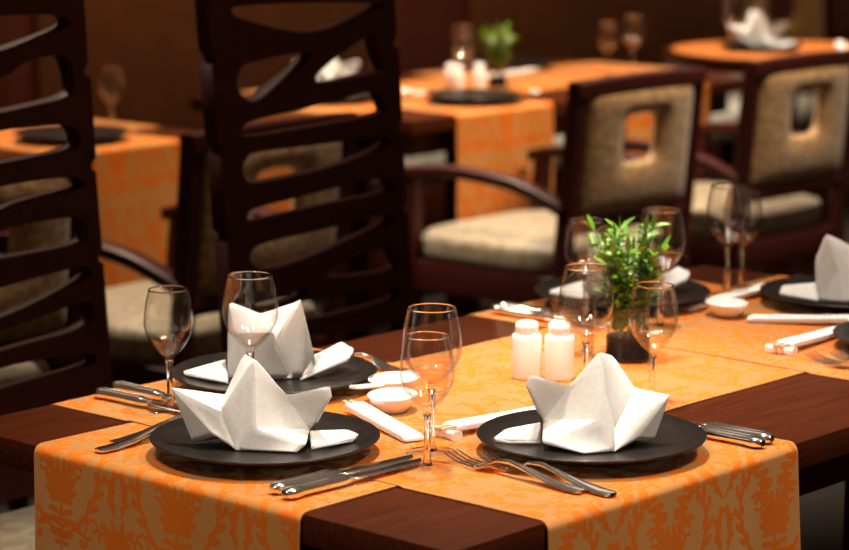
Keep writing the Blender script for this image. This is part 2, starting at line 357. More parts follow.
BODY_A = [('A', 'Wm', 'FB'), ('A', 'FB', 'M'), ('A', 'M', 'Pi', 'Pd'), ('Pd', 'Pi', 'P2', 'P'), ('M', 'Q', 'Pi'), ('M', 'FB', 'Q2', 'Q'), ('W', 'Wm', 'FB', 'Wc'), ('W', 'Wc', 'Wb'), ('W', 'Wd', 'Wm'), ('A', 'A2', 'Wd', 'Wm'), ('A', 'Pd', 'A2'), ('A2', 'K', 'Wd'), ('Wd', 'K', 'Wb', 'W'), ('A2', 'Pd', 'K2', 'K'), ('Pd', 'P', 'P2', 'K2')]
BODY_B = [('TL', 'D', 'IR', 'IL'), ('IL', 'IR', 'KD', 'BM', 'BL'), ('TL', 'IL', 'BL'), ('D', 'TR', 'KD', 'IR'), ('TR', 'KD', 'BM'), ('TR', 'BM', 'BR2', 'BR'), ('TL', 'KB', 'D'), ('D', 'KB', 'TR'), ('TR', 'KB', 'BR2', 'BR'), ('TL', 'BL', 'KB')]
def napkin(V, body, flaps, x, y, z, label, rz=0.0, shift=(0, 0), scale=1.0, group='folded napkins'):
    """Local x = to the viewer's right, y = away; turned to the table by the yaw."""
    root = empty('folded_napkin', (x, y, z), YAW - PI / 2 + rz, label, 'napkin', group)
    W = {}
    for k, (r, d, h) in V.items():
        r = r * scale + shift[0]; d = d * scale + shift[1]; h *= scale
        W[k] = (r, d, max(h, 0) if h > .03 else max(h + .0015, plate_surface(math.hypot(r, d)) - .0065 + .0016))
    cloth_piece('folded_body', W, body, root)
    for f in flaps:
        ks = list(f); top = {k: W[k] for k in ks}
        # a doubled flap: an upper sheet and a rolled lower one
        low = {k + 'b': (W[k][0] * .99, W[k][1] * .99, max(W[k][2] - .0035, plate_surface(math.hypot(W[k][0], W[k][1])) - .0065 + .0012)) for k in ks}
        top = {k: (v[0], v[1], v[2] + .002) for k, v in top.items()}
        allv = {**top, **low}
        fs = [ks] + [[k + 'b' for k in ks[::-1]]] + [[ks[i], ks[i + 1], ks[i + 1] + 'b', ks[i] + 'b'] for i in range(1, len(ks) - 1)]
        cloth_piece('flap', allv, fs, root, .0018, .55, .8)
    return root

def lathe_obj(name, prof, mat, parent, n=64):
    bm = bmesh.new(); lathe(bm, prof, n); bmesh.ops.recalc_face_normals(bm, faces=bm.faces); return obj(name, bm, mat, parent, True, 60)
def make_glass(h, zb, rmax, rrim, zmax, foot):
    root = empty('wine_glass', (0, 0, 0), 0, 'x', 'wine glass')
    w = .0011
    H = h - zb
    out = smooth_path([(.0042, zb - .004, 0), (rmax * .22, zb + .0015, 0), (rmax * .44, zb + H * .085, 0), (rmax * .74, zb + H * .22, 0), (rmax * .93, zb + H * .355, 0), (rmax, zb + H * .49, 0), (rmax * .965, zb + H * .68, 0), (rmax * .89, zb + H * .85, 0), (rrim, h - .0006, 0)], 5)
    o_p = [(v.x, v.y) for v in out]
    i_p = [(max(r - w * (1.0 if z > zb + .012 else 1.3), .0), z + (0 if z > zb + .02 else .0022)) for r, z in o_p if z > zb + .0015]
    prof = [(0, zb - .004)] + o_p + [(rrim - w / 2, h)] + i_p[::-1] + [(0, zb + .0035)]
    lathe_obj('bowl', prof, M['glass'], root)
    lathe_obj('rim', [(rrim - w * 1.05, h - .0012), (rrim + .0001, h - .0012), (rrim + .0002, h - .0002), (rrim - w * .5, h + .0005), (rrim - w * 1.1, h - .0002), (rrim - w * 1.05, h - .0012)], M['glass_solid'], root)
    lathe_obj('stem', [(0, .0036), (.0068, .0036), (.0046, .009), (.0037, .022), (.0036, zb * .6), (.0040, zb - .008), (.0052, zb - .0045), (0, zb - .0042)], M['glass_solid'], root, 24)
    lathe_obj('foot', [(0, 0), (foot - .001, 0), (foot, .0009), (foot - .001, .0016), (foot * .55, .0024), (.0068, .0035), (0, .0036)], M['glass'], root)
    return root
GS = make_glass(.153, .067, .0312, .0246, .108, .0300)
GM = make_glass(.172, .080, .0347, .0280, .120, .0305)

def frame_at(o, x, y, z, ang): o.location = (x, y, z); o.rotation_euler = (0, 0, ang)
def make_knife():
    """Handle at the origin, blade along +x, lying on its flat side, length .215."""
    root = empty('table_knife', (0, 0, 0), 0, 'x', 'knife')
    bm = bmesh.new()
    st = [(0, .0048, .0042), (.004, .0085, .0062), (.012, .0098, .0070), (.022, .0080, .0060), (.05, .0076, .0058), (.082, .0084, .0060), (.094, .0072, .0052), (.099, .0052, .004)]
    loft(bm, [((x, 0, .0072), (0, w, 0), (0, 0, t)) for x, w, t in st], 16, True, 2.6)
    for s in (-1, 1):      # moulded ribs along the handle
        loft(bm, [((x, s * .0042, .0072 + t), (0, .0013, 0), (0, 0, .0012)) for x, t in ((.012, .0058), (.022, .0056), (.05, .0054), (.085, .0056))], 8)
    obj('handle', bm, M['silver'], root)
    bm = bmesh.new()
    st = [(.097, .0045, .0024, 0), (.105, .0078, .0018, 0), (.13, .0096, .0014, .0005), (.17, .0104, .0012, .001), (.195, .0098, .0011, .0015), (.209, .006, .0009, .004), (.215, .0014, .0006, .0075)]
    loft(bm, [((x, dy, .0070), (0, w, 0), (0, 0, t)) for x, w, t, dy in st], 14, True, 2.2)
    obj('blade', bm, M['silver'], root)
    return root
def make_fork():
    """Handle end at the origin, tines towards +x, length .205."""
    root = empty('table_fork', (0, 0, 0), 0, 'x', 'fork')
    bm = bmesh.new()
    st = [(0, .0055, .0018, .0035), (.004, .0098, .0022, .0034), (.02, .0108, .0024, .0034), (.05, .0085, .0026, .006), (.085, .0046, .0028, .0125), (.11, .0033, .0029, .0165), (.128, .0040, .0026, .0150), (.138, .0105, .0018, .0100), (.148, .0128, .0013, .0066), (.157, .0128, .0012, .0050)]
    loft(bm, [((x, 0, z), (0, w, 0), (0, 0, t)) for x, w, t, z in st], 14, True, 2.4)
    obj('handle', bm, M['silver'], root)
    bm = bmesh.new()
    for k in range(4):
        y = (k - 1.5) * .0073
        loft(bm, [((x, y * s, z), (0, w, 0), (0, 0, t)) for x, z, w, t, s in ((.153, .0055, .0026, .0012, 1), (.165, .0043, .0019, .0012, 1), (.182, .0056, .0017, .0011, 1), (.197, .0098, .0014, .0009, 1), (.205, .0128, .0007, .0006, .97))], 8)
    obj('tines', bm, M['silver'], root)
    return root
KN = make_knife(); FK = make_fork()

def make_chopsticks(length=.235):
    """Paper sleeve with a pair of chopsticks, along +x from the rest end."""
    root = empty('chopsticks', (0, 0, 0), 0, 'x', 'chopsticks')
    bm = bmesh.new()
    z0 = .0105
    loft(bm, [((x, 0, z), (0, w, 0), (0, 0, t)) for x, w, t, z in ((.022, .0138, .0024, z0 + .0012), (.028, .0140, .0042, z0 + .001), (length * .5, .0140, .0044, z0 * .72), (length - .01, .0138, .004, .0048), (length, .0132, .0016, .0038))], 12, True, 5)
    obj('paper_sleeve', bm, M['paper'], root)
    for s in (-1, 1):
        bm = bmesh.new(); loft(bm, [((x, s * .0045, z), (0, r, 0), (0, 0, r)) for x, r, z in ((0, .0026, z0 + .0010), (.03, .0027, z0 + .001))], 10, True, 4)
        obj('stick', bm, M['chopstick'], root)
    bm = bmesh.new()
    for k in range(6):
        x = length * .36 + k * .012; dz = (z0 + .0052) + (.0046 - z0 * .28) * 0
        zt = z0 + .001 + (z0 * .72 - z0 - .001) * (x - .028) / (length * .5 - .028) + .0046 if x < length * .5 else z0 * .72 + (.0048 - z0 * .72) * (x - length * .5) / (length * .5 - .01) + .0044
        for q in (-1, 1): box(bm, (x, q * .0035, zt), (.0075, .0014, .0003)); box(bm, (x + q * .002, 0, zt), (.0013, .008, .0003))
    obj('printed_characters', bm, M['red_print'], root)
    return root
CS = make_chopsticks()
def make_rest():
    bm = bmesh.new()
    loft(bm, [((0, y, .0048), (.0062 + .0016 * abs(y) / .019, 0, 0), (0, 0, .0048 + .0012 * (abs(y) / .019) ** 2)) for y in (-.021, -.0195, -.012, 0, .012, .0195, .021)], 14, True, 4)
    for v in bm.verts: v.co.z = max(v.co.z, 0)
    o = obj('chopstick_rest', bm, M['porcelain']); tag(o, 'x', 'chopstick rest'); return o
CR = make_rest()
def make_dish():
    """Small oval porcelain sauce dish."""
    bm = bmesh.new(); lathe(bm, [(0, 0), (.017, 0), (.020, .001), (.030, .010), (.0345, .0195), (.0350, .0212), (.0338, .0216), (.029, .0130), (.019, .0070), (0, .0060)], 48)
    for v in bm.verts: v.co.x *= 1.12; v.co.y *= .88
    o = obj('sauce_dish', bm, M['porcelain'], None, True, 60); tag(o, 'x', 'sauce dish'); return o
SD = make_dish()
def make_shaker(r, h):
    root = empty('salt_shaker', (0, 0, 0), 0, 'x', 'shaker')
    lathe_obj('body', [(0, 0), (r * .9, 0), (r * .98, .002), (r, .005), (r, h - .005), (r * .95, h - .0015), (r * .84, h), (0, h)], M['porcelain'], root)
    lathe_obj('cap', [(0, h - .001), (r * .70, h - .001), (r * .70, h + .003), (r * .78, h + .005), (r * .78, h + .011), (r * .70, h + .0155), (r * .45, h + .0175), (0, h + .018)], M['porcelain'], root)
    bm = bmesh.new()
    for k in range(5):
        a = k * 2 * PI / 5; lathe(bm, [(0, .0004), (.0008, .0004), (.0008, 0), (0, 0)], 8, (.0045 * math.cos(a), .0045 * math.sin(a), h + .0176))
    obj('holes', bm, M['pot'], root)
    return root
SH = make_shaker(.0198, .060)
def make_tumbler():
    lo = .009
    bm = bmesh.new(); lathe(bm, [(0, 0), (.0265, 0), (.028, .002), (.0315, .088), (.0309, .0888), (.0303, .088), (.0268, lo), (0, lo - .002)], 48)
    bmesh.ops.recalc_face_normals(bm, faces=bm.faces)
    o = obj('tumbler', bm, M['glass'], None, True, 60); tag(o, 'x', 'tumbler'); return o

def make_plant(seed, label, loc, dense=1.0):
    rnd = random.Random(seed)
    root = empty('table_plant', loc, 0, label, 'potted plant')
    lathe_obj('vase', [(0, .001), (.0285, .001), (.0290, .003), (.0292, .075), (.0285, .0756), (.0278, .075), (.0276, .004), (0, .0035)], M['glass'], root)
    lathe_obj('vase_base', [(0, 0), (.0315, 0), (.0335, .003), (.0330, .006), (.0302, .010), (.0302, .033), (0, .034)], M['pot'], root)
    bm = bmesh.new(); lf = bmesh.new()
    def leaf(p, d, ln, w, droop):
        d = d.normalized(); s = d.cross(Vector((0, 0, 1)))
        if s.length < .05: s = Vector((1, 0, 0))
        s.normalize(); roll = rnd.uniform(-.7, .7); s = Matrix.Rotation(roll, 3, d) @ s
        prev = None; n = 6; c = p.copy()
        for i in range(n + 1):
            t = i / n; ww = w * (math.sin(PI * min(t * .92 + .06, 1)) ** .9); u = s.cross(d)
            a, b2, m2 = lf.verts.new(c + s * ww + u * ww * .25), lf.verts.new(c - s * ww + u * ww * .25), lf.verts.new(c)
            if prev: lf.faces.new((prev[0], a, m2, prev[2])); lf.faces.new((prev[2], m2, b2, prev[1]))
            prev = (a, b2, m2); c = c + d * ln / n; d = (d + Vector((0, 0, -droop / n))).normalized()
    n = int(40 * dense)
    for k in range(n):
        a = rnd.uniform(0, 2 * PI); tilt = rnd.uniform(.02, .50); hgt = rnd.uniform(.070, .138)
        p0 = Vector((.015 * math.cos(a), .015 * math.sin(a), rnd.uniform(.034, .05)))
        d = Vector((math.cos(a) * tilt, math.sin(a) * tilt, 1)).normalized()
        pts = []; c = p0.copy(); dd = Vector((d.x * .3, d.y * .3, 1)).normalized()
        for i in range(8): pts.append(c.copy()); c = c + dd * hgt / 7; dd = (dd + d * .25 + Vector((d.x, d.y, -.1)) * .06).normalized()
        tube(bm, pts, lambda t: .0011 * (1 - .5 * t), 5)
        for i in range(2, 8):
            for s in (0, 1):
                b_ = a + (i * 2.4 + s * PI) + rnd.uniform(-.5, .5)
                ld = Vector((math.cos(b_), math.sin(b_), rnd.uniform(.15, .9)))
                if pts[i].z > .058: leaf(pts[i], ld, rnd.uniform(.016, .031), rnd.uniform(.0028, .0048), rnd.uniform(0, .7))
        leaf(pts[-1], dd, rnd.uniform(.016, .03), .004, .2)
    # two long arching blades
    for v, up in ((-RGT * .9 - FWD * .1, .8), (RGT * .9, 1.5)):
        p = Vector((0, 0, .115)) + v * .012; d = (v + Vector((0, 0, up))).normalized()
        leaf(p, d, .085, .0035, 1.9)
    for k in range(int(26 * dense)):       # stems and leaves seen through the vase
        a = rnd.uniform(0, 2 * PI); leaf(Vector((.018 * math.cos(a), .018 * math.sin(a), rnd.uniform(.036, .06))), Vector((math.cos(a) * .2 - math.sin(a) * .5, math.sin(a) * .2 + math.cos(a) * .5, .9)), .016, .0036, .3)
    obj('stems', bm, M['stem'], root, True, None); o = obj('foliage', lf, M['leaf'], root, True, None)
    for k in range(7):
        a = rnd.uniform(0, 2 * PI); r = rnd.uniform(.018, .034)
        f = bmesh.new()
        for j in range(5):
            b_ = j * 2 * PI / 5
            loft(f, [((math.cos(b_) * t, math.sin(b_) * t, h), (-math.sin(b_) * w, math.cos(b_) * w, 0), (0, 0, .0006)) for t, w, h in ((.0005, .0012, 0), (.003, .0030, .0015), (.006, .0024, .0012), (.0072, .0008, 0))], 8)
        q = obj('flower', f, M['petal'], root); q.location = (r * math.cos(a), r * math.sin(a), rnd.uniform(.10, .15)); q.rotation_euler = (rnd.uniform(-.6, .6), rnd.uniform(-.6, .6), 0)
    f = bmesh.new(); bmesh.ops.create_icosphere(f, subdivisions=3, radius=.0042)
    q = obj('berry', f, M['berry'], root); v = RGT * .014 - FWD * .02; q.location = (v.x, v.y, .158)
    return root

# ------------------------------------------------------------------ furniture
def make_table(L_, W_, loc, label, group='long dark dining tables'):
    root = empty('dining_table', loc, 0, label, 'table', group)
    box_obj('tabletop', (L_ / 2, W_ / 2, T - .0175), (L_, W_, .035), M['table_wood'], root, .0025)
    bm = bmesh.new()
    for c, s in (((L_ / 2, .09, T - .07), (L_ - .18, .025, .07)), ((L_ / 2, W_ - .09, T - .07), (L_ - .18, .025, .07)), ((.09, W_ / 2, T - .07), (.025, W_ - .18, .07)), ((L_ - .09, W_ / 2, T - .07), (.025, W_ - .18, .07))): box(bm, c, s, None, .002)
    obj('apron', bm, M['table_wood'], root)
    for x in (.42, L_ - .42):
        for y in (.20, W_ - .20): box_obj('leg', (x, y, (T - .035) / 2), (.07, .07, T - .035), M['table_wood'], root, .004)
    return root

def chaikin(P, n=2, closed=True):
    for _ in range(n):
        Q = []
        for i in range(len(P)):
            a, b2 = P[i], P[(i + 1) % len(P)]
            Q += [(a[0] * .78 + b2[0] * .22, a[1] * .78 + b2[1] * .22), (a[0] * .22 + b2[0] * .78, a[1] * .22 + b2[1] * .78)]
        P = Q
    return P
def panel(name, outline, holes, thick, mat, parent, lean, y0, z0):
    cu = bpy.data.curves.new(name, 'CURVE'); cu.dimensions = '2D'; cu.fill_mode = 'BOTH'; cu.extrude = thick / 2 - .002; cu.bevel_depth = .002; cu.bevel_resolution = 1
    for P in [outline] + holes:
        s = cu.splines.new('POLY'); s.points.add(len(P) - 1); s.use_cyclic_u = True
        for q, (a, b2) in zip(s.points, P): q.co = (a, b2, 0, 1)
    tmp = bpy.data.objects.new('tmp', cu); COL.objects.link(tmp)
    dg = bpy.context.evaluated_depsgraph_get(); me = bpy.data.meshes.new_from_object(tmp.evaluated_get(dg)); bpy.data.objects.remove(tmp); bpy.data.curves.remove(cu)
    for v in me.vertices:
        x, z, t = v.co; v.co = (x, y0 + (z - z0) * lean + t, z)
    me.materials.clear()
    bm = bmesh.new(); bm.from_mesh(me); bmesh.ops.remove_doubles(bm, verts=bm.verts, dist=1e-5); bmesh.ops.recalc_face_normals(bm, faces=bm.faces); bm.to_mesh(me); bm.free()
    return link(name, me, mat, parent, False)

def cushion(name, w, d, h, z, y, mat, parent, bulge=.018):
    bm = bmesh.new(); n = 18; top = []; 
    def rad(a, s=1.0):
        ca, sa = math.cos(a), math.sin(a); p = 5
        k = (abs(ca) ** p + abs(sa) ** p) ** (-1 / p); return ca * k, sa * k
    N_ = 48; rings = []
    for f, zz in ((0, -h / 2), (.93, -h / 2), (.985, -h * .4), (1.0, -h * .1), (1.0, h * .15), (.985, h * .38), (.95, h * .5), (.8, h * .5 + bulge * .45), (.5, h * .5 + bulge * .85), (.25, h * .5 + bulge), (0, h * .5 + bulge)):
        if f == 0: rings.append([bm.verts.new((0, y, z + zz))]); continue
        rings.append([bm.verts.new((rad(2 * PI * i / N_)[0] * w / 2 * f, y + rad(2 * PI * i / N_)[1] * d / 2 * f, z + zz)) for i in range(N_)])
    for a, b2 in zip(rings, rings[1:]):
        for i in range(N_):
            j = (i + 1) % N_
            if len(a) == 1: bm.faces.new((a[0], b2[j], b2[i]))
            elif len(b2) == 1: bm.faces.new((a[i], a[j], b2[0]))
            else: bm.faces.new((a[i], a[j], b2[j], b2[i]))
    return obj(name, bm, mat, parent, True, 60)

LEAN = math.tan(R(5))
def ladder_chair(xc, y_back, cut, label, rz=0, group='tall ladder back chairs'):
    """Local origin on the floor under the back's middle; seat towards -y."""
    root = empty('ladder_back_chair', (xc, y_back, 0), rz, label, 'chair', group)
    hw = .213; zt = 1.36
    left = [(-hw - .004, zt), (-hw, 1.12), (-hw + .009, 1.108), (-hw + .009, 1.098), (-hw - .003, 1.094), (-hw, .974), (-hw + .010, .966), (-hw + .010, .957), (-hw + .002, .952), (-hw + .002, .832), (-hw + .011, .826), (-hw + .011, .817), (-hw + .002, .812), (-hw + .002, .44)]
    right = [(-x, z) for x, z in left[::-1]]
    out = left + [(-hw + .05, .44), (-hw + .05, .49), (hw - .05, .49), (hw - .05, .44)] + right
    panel('backrest', out, [chaikin(c, 2) for c in cut], .034, M['chair_wood'], root, LEAN, 0, .5)
    cushion('seat', .435, .43, .055, .445, -.225, M['seat_fabric'], root)
    bm = bmesh.new()
    for c, s in (((0, -.43, .385), (.43, .025, .07)), ((-.2, -.215, .385), (.025, .41, .07)), ((.2, -.215, .385), (.025, .41, .07)), ((0, -.02, .385), (.40, .025, .07))): box(bm, c, s, None, .003)
    obj('seat_frame', bm, M['chair_wood'], root)
    for s in (-1, 1):
        bm = bmesh.new(); loft(bm, [((s * .195, -.42, .36), (.021, 0, 0), (0, .021, 0)), ((s * .197, -.423, 0), (.016, 0, 0), (0, .016, 0))][::-1], 12, True, 6); obj('leg', bm, M['chair_wood'], root)
        bm = bmesh.new(); loft(bm, [((s * .198, .045, 0), (.017, 0, 0), (0, .016, 0)), ((s * .197, .01, .25), (.02, 0, 0), (0, .018, 0)), ((s * .196, -.004, .45), (.022, 0, 0), (0, .017, 0))], 12, True, 6); obj('leg', bm, M['chair_wood'], root)
    return root
CUT2 = [
 [(0.941, 1.189), (0.941, 1.173), (0.962, 1.163), (1.074, 1.135), (1.159, 1.133), (1.303, 1.166), (1.295, 1.176), (1.112, 1.186)],
 [(0.951, 1.088), (0.968, 1.097), (1.109, 1.108), (1.127, 1.094), (1.002, 1.037), (0.973, 1.028), (0.95, 1.040), (0.938, 1.065)],
 [(1.114, 1.062), (1.163, 1.088), (1.255, 1.125), (1.275, 1.121), (1.284, 1.08), (1.296, 1.062), (1.288, 1.057), (1.129, 1.044)],
 [(0.940, 0.992), (0.966, 1.004), (1.096, 1.013), (1.245, 1.030), (1.276, 1.028), (1.288, 1.006), (1.297, 0.984), (1.152, 0.978), (0.944, 0.971)],
 [(0.938, 0.928), (0.953, 0.948), (0.973, 0.953), (1.149, 0.951), (1.285, 0.954), (1.305, 0.932), (1.171, 0.906), (0.976, 0.897), (0.947, 0.903)],
 [(0.940, 0.850), (0.953, 0.863), (1.035, 0.868), (1.266, 0.885), (1.291, 0.873), (1.301, 0.850), (1.126, 0.845), (0.969, 0.836), (0.944, 0.839)],
 [(0.938, 0.784), (0.958, 0.805), (1.122, 0.811), (1.279, 0.820), (1.304, 0.801), (1.099, 0.764), (1.006, 0.755), (0.956, 0.761)],
 [(1.112, 0.733), (1.14, 0.749), (1.204, 0.759), (1.274, 0.766), (1.291, 0.748), (1.304, 0.717), (1.21, 0.717), (1.120, 0.725)],
 [(.94, .70), (.96, .715), (1.03, .715), (1.075, .724), (1.07, .70), (1.0, .692)],
 [(1.010, 0.683), (1.03, 0.702), (1.188, 0.691), (1.282, 0.695), (1.304, 0.667), (1.214, 0.661), (1.089, 0.659), (1.025, 0.665)],
 [(.94, .64), (.95, .655), (1.15, .628), (1.29, .635), (1.30, .61), (1.1, .60), (.95, .615)],
 [(.945, 1.30), (.96, 1.315), (1.15, 1.28), (1.28, 1.30), (1.30, 1.28), (1.16, 1.235), (.96, 1.26)]]
CUT1 = [
 [(.285, 1.19), (0.493, 1.199), (0.599, 1.195), (0.622, 1.185), (0.618, 1.172), (0.488, 1.143), (.36, 1.13), (.28, 1.16)],
 [(.275, 1.06), (.30, 1.08), (0.483, 1.105), (0.526, 1.130), (0.589, 1.136), (0.612, 1.128), (0.622, 1.089), (0.612, 1.067), (0.478, 1.055), (.30, 1.035)],
 [(.265, 1.0), (.29, 1.015), (0.476, 1.034), (0.599, 1.033), (0.616, 1.021), (0.623, 1.001), (0.612, 0.988), (0.470, 0.980), (.29, .972)],
 [(.268, .90), (.29, .93), (0.467, 0.953), (0.598, 0.953), (0.624, 0.942), (0.623, 0.929), (0.505, 0.920), (0.463, 0.911), (.30, .88)],
 [(.268, .86), (.29, .875), (0.460, 0.891), (0.597, 0.893), (0.620, 0.883), (0.622, 0.862), (0.614, 0.844), (0.456, 0.841), (.29, .835)],
 [(.265, .76), (.29, .785), (0.451, 0.805), (0.605, 0.817), (0.626, 0.807), (0.624, 0.793), (0.490, 0.760), (.30, .735)],
 [(.27, .70), (.30, .72), (0.446, 0.742), (0.522, 0.752), (0.610, 0.764), (0.622, 0.751), (0.619, 0.716), (0.444, 0.705), (.29, .685)],
 [(.27, .65), (.30, .668), (0.440, 0.690), (0.603, 0.684), (0.622, 0.674), (0.621, 0.658), (0.437, 0.650), (.29, .632)],
 [(.275, 1.30), (.30, 1.315), (.45, 1.29), (.60, 1.305), (.62, 1.285), (.48, 1.24), (.29, 1.265)]]
ladder_chair(1.109, 1.27, [[(x - 1.109, z) for x, z in c] for c in CUT2], 'tall dark ladder-back chair behind the table, directly behind the tall wine glass and napkin plate', 0)
ladder_chair(.425, 1.27, [[(x - .432, z) for x, z in c] for c in CUT1], 'tall dark ladder-back chair at the far left edge of the photo', 0)

def make_armchair():
    """Faces +y; origin on the floor under the seat's middle."""
    root = empty('armchair', (0, 0, 0), 0, 'x', 'armchair')
    hw = .248; zt = .872
    bow = lambda x: -.014 * (1 - (x / hw) ** 2)
    ly = lambda z: -.232 - max(z - .45, 0) * .10
    # frame of the back: two stiles, curved top and bottom rails
    bm = bmesh.new()
    for s in (-1, 1):
        loft(bm, [((s * (hw - .02), ly(z) + (.05 - z * .11 if z < .45 else 0) * -1 * (1 if z < .45 else 0), z), (.021, 0, 0), (0, .018, 0)) for z in (0, .2, .45, .65, zt)], 12, True, 6)
    n = 14
    xs = [-hw + .003 + (2 * hw - .006) * i / n for i in range(n + 1)]
    loft(bm, [((x, ly(zt) + bow(x), zt - .002 + .007 * (1 - (x / hw) ** 2)), (0, .019, 0), (0, 0, .021)) for x in xs], 12, True, 5)
    loft(bm, [((x, ly(.54) + bow(x), .545), (0, .014, 0), (0, 0, .018)) for x in xs], 12, True, 5)
    obj('back_frame', bm, M['armchair_wood'], root)
    # padded back with a square opening
    bm = bmesh.new(); X = [-.206, -.18, -.10, -.066, 0, .066, .10, .18, .206]; Z = [.563, .585, .655, .684, .74, .796, .815, .846, .859]
    cx = range(len(X)); g = {}
    for sgn in (-1, 1):
        for i in cx:
            for k in cx:
                edge = min(min(i, 8 - i), min(k, 8 - k)); e = {0: .010, 1: .024}.get(edge, .028)
                if i in (3, 5) and 3 <= k <= 5 or k in (3, 5) and 3 <= i <= 5: e = .012
                g[i, k, sgn] = bm.verts.new((X[i], ly(Z[k]) + bow(X[i]) + sgn * e, Z[k] + .006 * (1 - (X[i] / hw) ** 2) * k / 8))
    hole = lambda i, k: 3 <= i < 5 and 3 <= k < 5
    for i in range(8):
        for k in range(8):
            if hole(i, k): continue
            bm.faces.new((g[i, k, -1], g[i + 1, k, -1], g[i + 1, k + 1, -1], g[i, k + 1, -1])); bm.faces.new((g[i, k, 1], g[i, k + 1, 1], g[i + 1, k + 1, 1], g[i + 1, k, 1]))
            for (a, b2, c, d, di, dk) in ((i, k, i + 1, k, 0, -1), (i + 1, k, i + 1, k + 1, 1, 0), (i + 1, k + 1, i, k + 1, 0, 1), (i, k + 1, i, k, -1, 0)):
                ii, kk = i + di, k + dk
                if not (0 <= ii < 8 and 0 <= kk < 8) or hole(ii, kk): bm.faces.new((g[a, b2, -1], g[a, b2, 1], g[c, d, 1], g[c, d, -1]))
    for v in list(bm.verts):
        if not v.link_faces: bm.verts.remove(v)
    bmesh.ops.recalc_face_normals(bm, faces=bm.faces)
    o = obj('back_cushion', bm, M['upholstery'], root, True, None); s = o.modifiers.new('soft', 'SUBSURF'); s.levels = 2; s.render_levels = 2
    cushion('seat', .50, .48, .07, .455, .015, M['seat_fabric'], root, .024)
    bm = bmesh.new()
    for c, s in (((0, .235, .385), (.49, .026, .075)), ((-.238, 0, .385), (.026, .46, .075)), ((.238, 0, .385), (.026, .46, .075)), ((0, -.225, .385), (.46, .026, .075))): box(bm, c, s, None, .004)
    obj('seat_frame', bm, M['armchair_wood'], root)
    for s in (-1, 1):
        bm = bmesh.new(); loft(bm, [((s * .238, .235, 0), (.017, 0, 0), (0, .017, 0)), ((s * .24, .235, .42), (.022, 0, 0), (0, .022, 0)), ((s * .252, .225, .632), (.019, 0, 0), (0, .019, 0))], 12, True, 6); obj('leg', bm, M['armchair_wood'], root)
        bm = bmesh.new(); tube(bm, smooth_path([(s * .250, .262, .628), (s * .256, .20, .642), (s * .258, .06, .652), (s * .25, -.10, .638), (s * .240, -.20, .606), (s * .236, -.245, .585)], 5), .024, 12, flat=.62, power=4); obj('arm', bm, M['armchair_wood'], root)
    return root
AC = make_armchair(); AG = 'upholstered armchairs with a square opening in the back'
place(AC, (2.905, 2.275, 0), 0, 'beige armchair with square hole in its back, in the middle before the orange runner', AG)
place(AC, (3.60, 2.275, 0), 0, 'beige armchair with square back opening, nearest the right edge of the photo', AG)
place(AC, (1.62, 2.215, 0), .07, 'beige armchair seen behind the second tall ladder-back chair', AG)
place(AC, (.86, 2.15, 0), 0, 'beige armchair seen through the slats of the leftmost ladder-back chair', AG)
place(AC, (6.62, 3.95, 0), PI - .35, 'dim armchair in the far top right corner beyond the round table', AG)

# ------------------------------------------------------------------ the setting
structure(box_obj('floor', (3.6, 1.6, -.05), (12.4, 9.4, .1), M['carpet'], None, 0))
bm = bmesh.new(); WY = 4.62
box(bm, (3.6, WY + .1, 1.5), (12.4, .2, 3.0)); structure(obj('wall_back', bm, M['wall_wood'], None, False))
for i, (x0, x1) in enumerate(((.6, 3.08), (3.20, 4.86), (5.25, 7.2), (7.6, 9.4))):
    structure(box_obj('trim_%d' % (i + 1), ((x0 + x1) / 2, WY - .012, 1.56), (x1 - x0, .024, 2.8), M['wall_fabric'] if i else M['wall_wood'], None, .006))
structure(box_obj('baseboard_back', (3.6, WY - .012, .07), (12.4, .024, .14), M['wall_wood'], None, .004))
b_ = empty('bench', (4.9, 3.8, 0), 0, 'long pale grey upholstered bench behind the far tables', 'bench')
cushion('seat', 2.55, .56, .11, .425, 0, M['bench_fabric'], b_, .01)
for x in (-1.2, 0, 1.2): box_obj('leg', (x, 0, .185), (.08, .46, .37), M['armchair_wood'], b_, .004)

# ------------------------------------------------------------------ tables and runners
TL_, TWID = 1.54, .812
make_table(TL_, TWID, (0, 0, 0), 'near dark wooden dining table laid with orange damask runners')
make_table(TL_, TWID, (2.74, 2.58, 0), 'far dark dining table in the middle, with green plant and hanging orange runner')
make_table(TL_, TWID, (.69, 2.72, 0), 'far dark dining table at the left edge, with orange runner under a wine glass')
LIFT = .0016
RG = 'orange damask table runners'
tag(runner('table_runner', 0, TL_, .223, .434, 'x', .36, .30, .0024, T + .0004, None, 1.0, .03, .06), 'orange damask runner lengthwise on the near table, hanging at the front left under two knives', 'table runner', RG)
def over(a0, a1):
    def f(A_, W_): 
        s = np.clip((A_ - a0 + .012) / .012, 0, 1) * np.clip((a1 + .012 - A_) / .012, 0, 1); return LIFT * s * s * (3 - 2 * s)
    return f
tag(runner('table_runner', 0, TWID, .232, .379, 'y', .36, .25, .0024, T + .0004, over(.211, .657), 2.2, .02, .10), 'orange damask runner across the near table, hanging at the front right under two forks', 'table runner', RG)
tag(runner('table_runner', 0, TWID, .226, 1.170, 'y', .36, .25, .0024, T + .0004, over(.211, .657), 3.1, .05, .02), 'orange damask runner across the near table, beneath the plant side plates at the far right', 'table runner', RG)
def bg_runners(ox, oy, cb, cd, labs):
    for (lab, c, along) in zip(labs, (.434, cb, cd), 'xyy'):
        if lab is None: continue
        if along == 'x': o = runner('table_runner', ox, ox + TL_, .223, oy + c, 'x', .30, .30, .008, T + .0004)
        else: o = runner('table_runner', oy, oy + TWID, .192, ox + c, 'y', .42, .25, .008, T + .0004, over(oy + .211, oy + .657), c)
        tag(o, lab, 'table runner', RG)
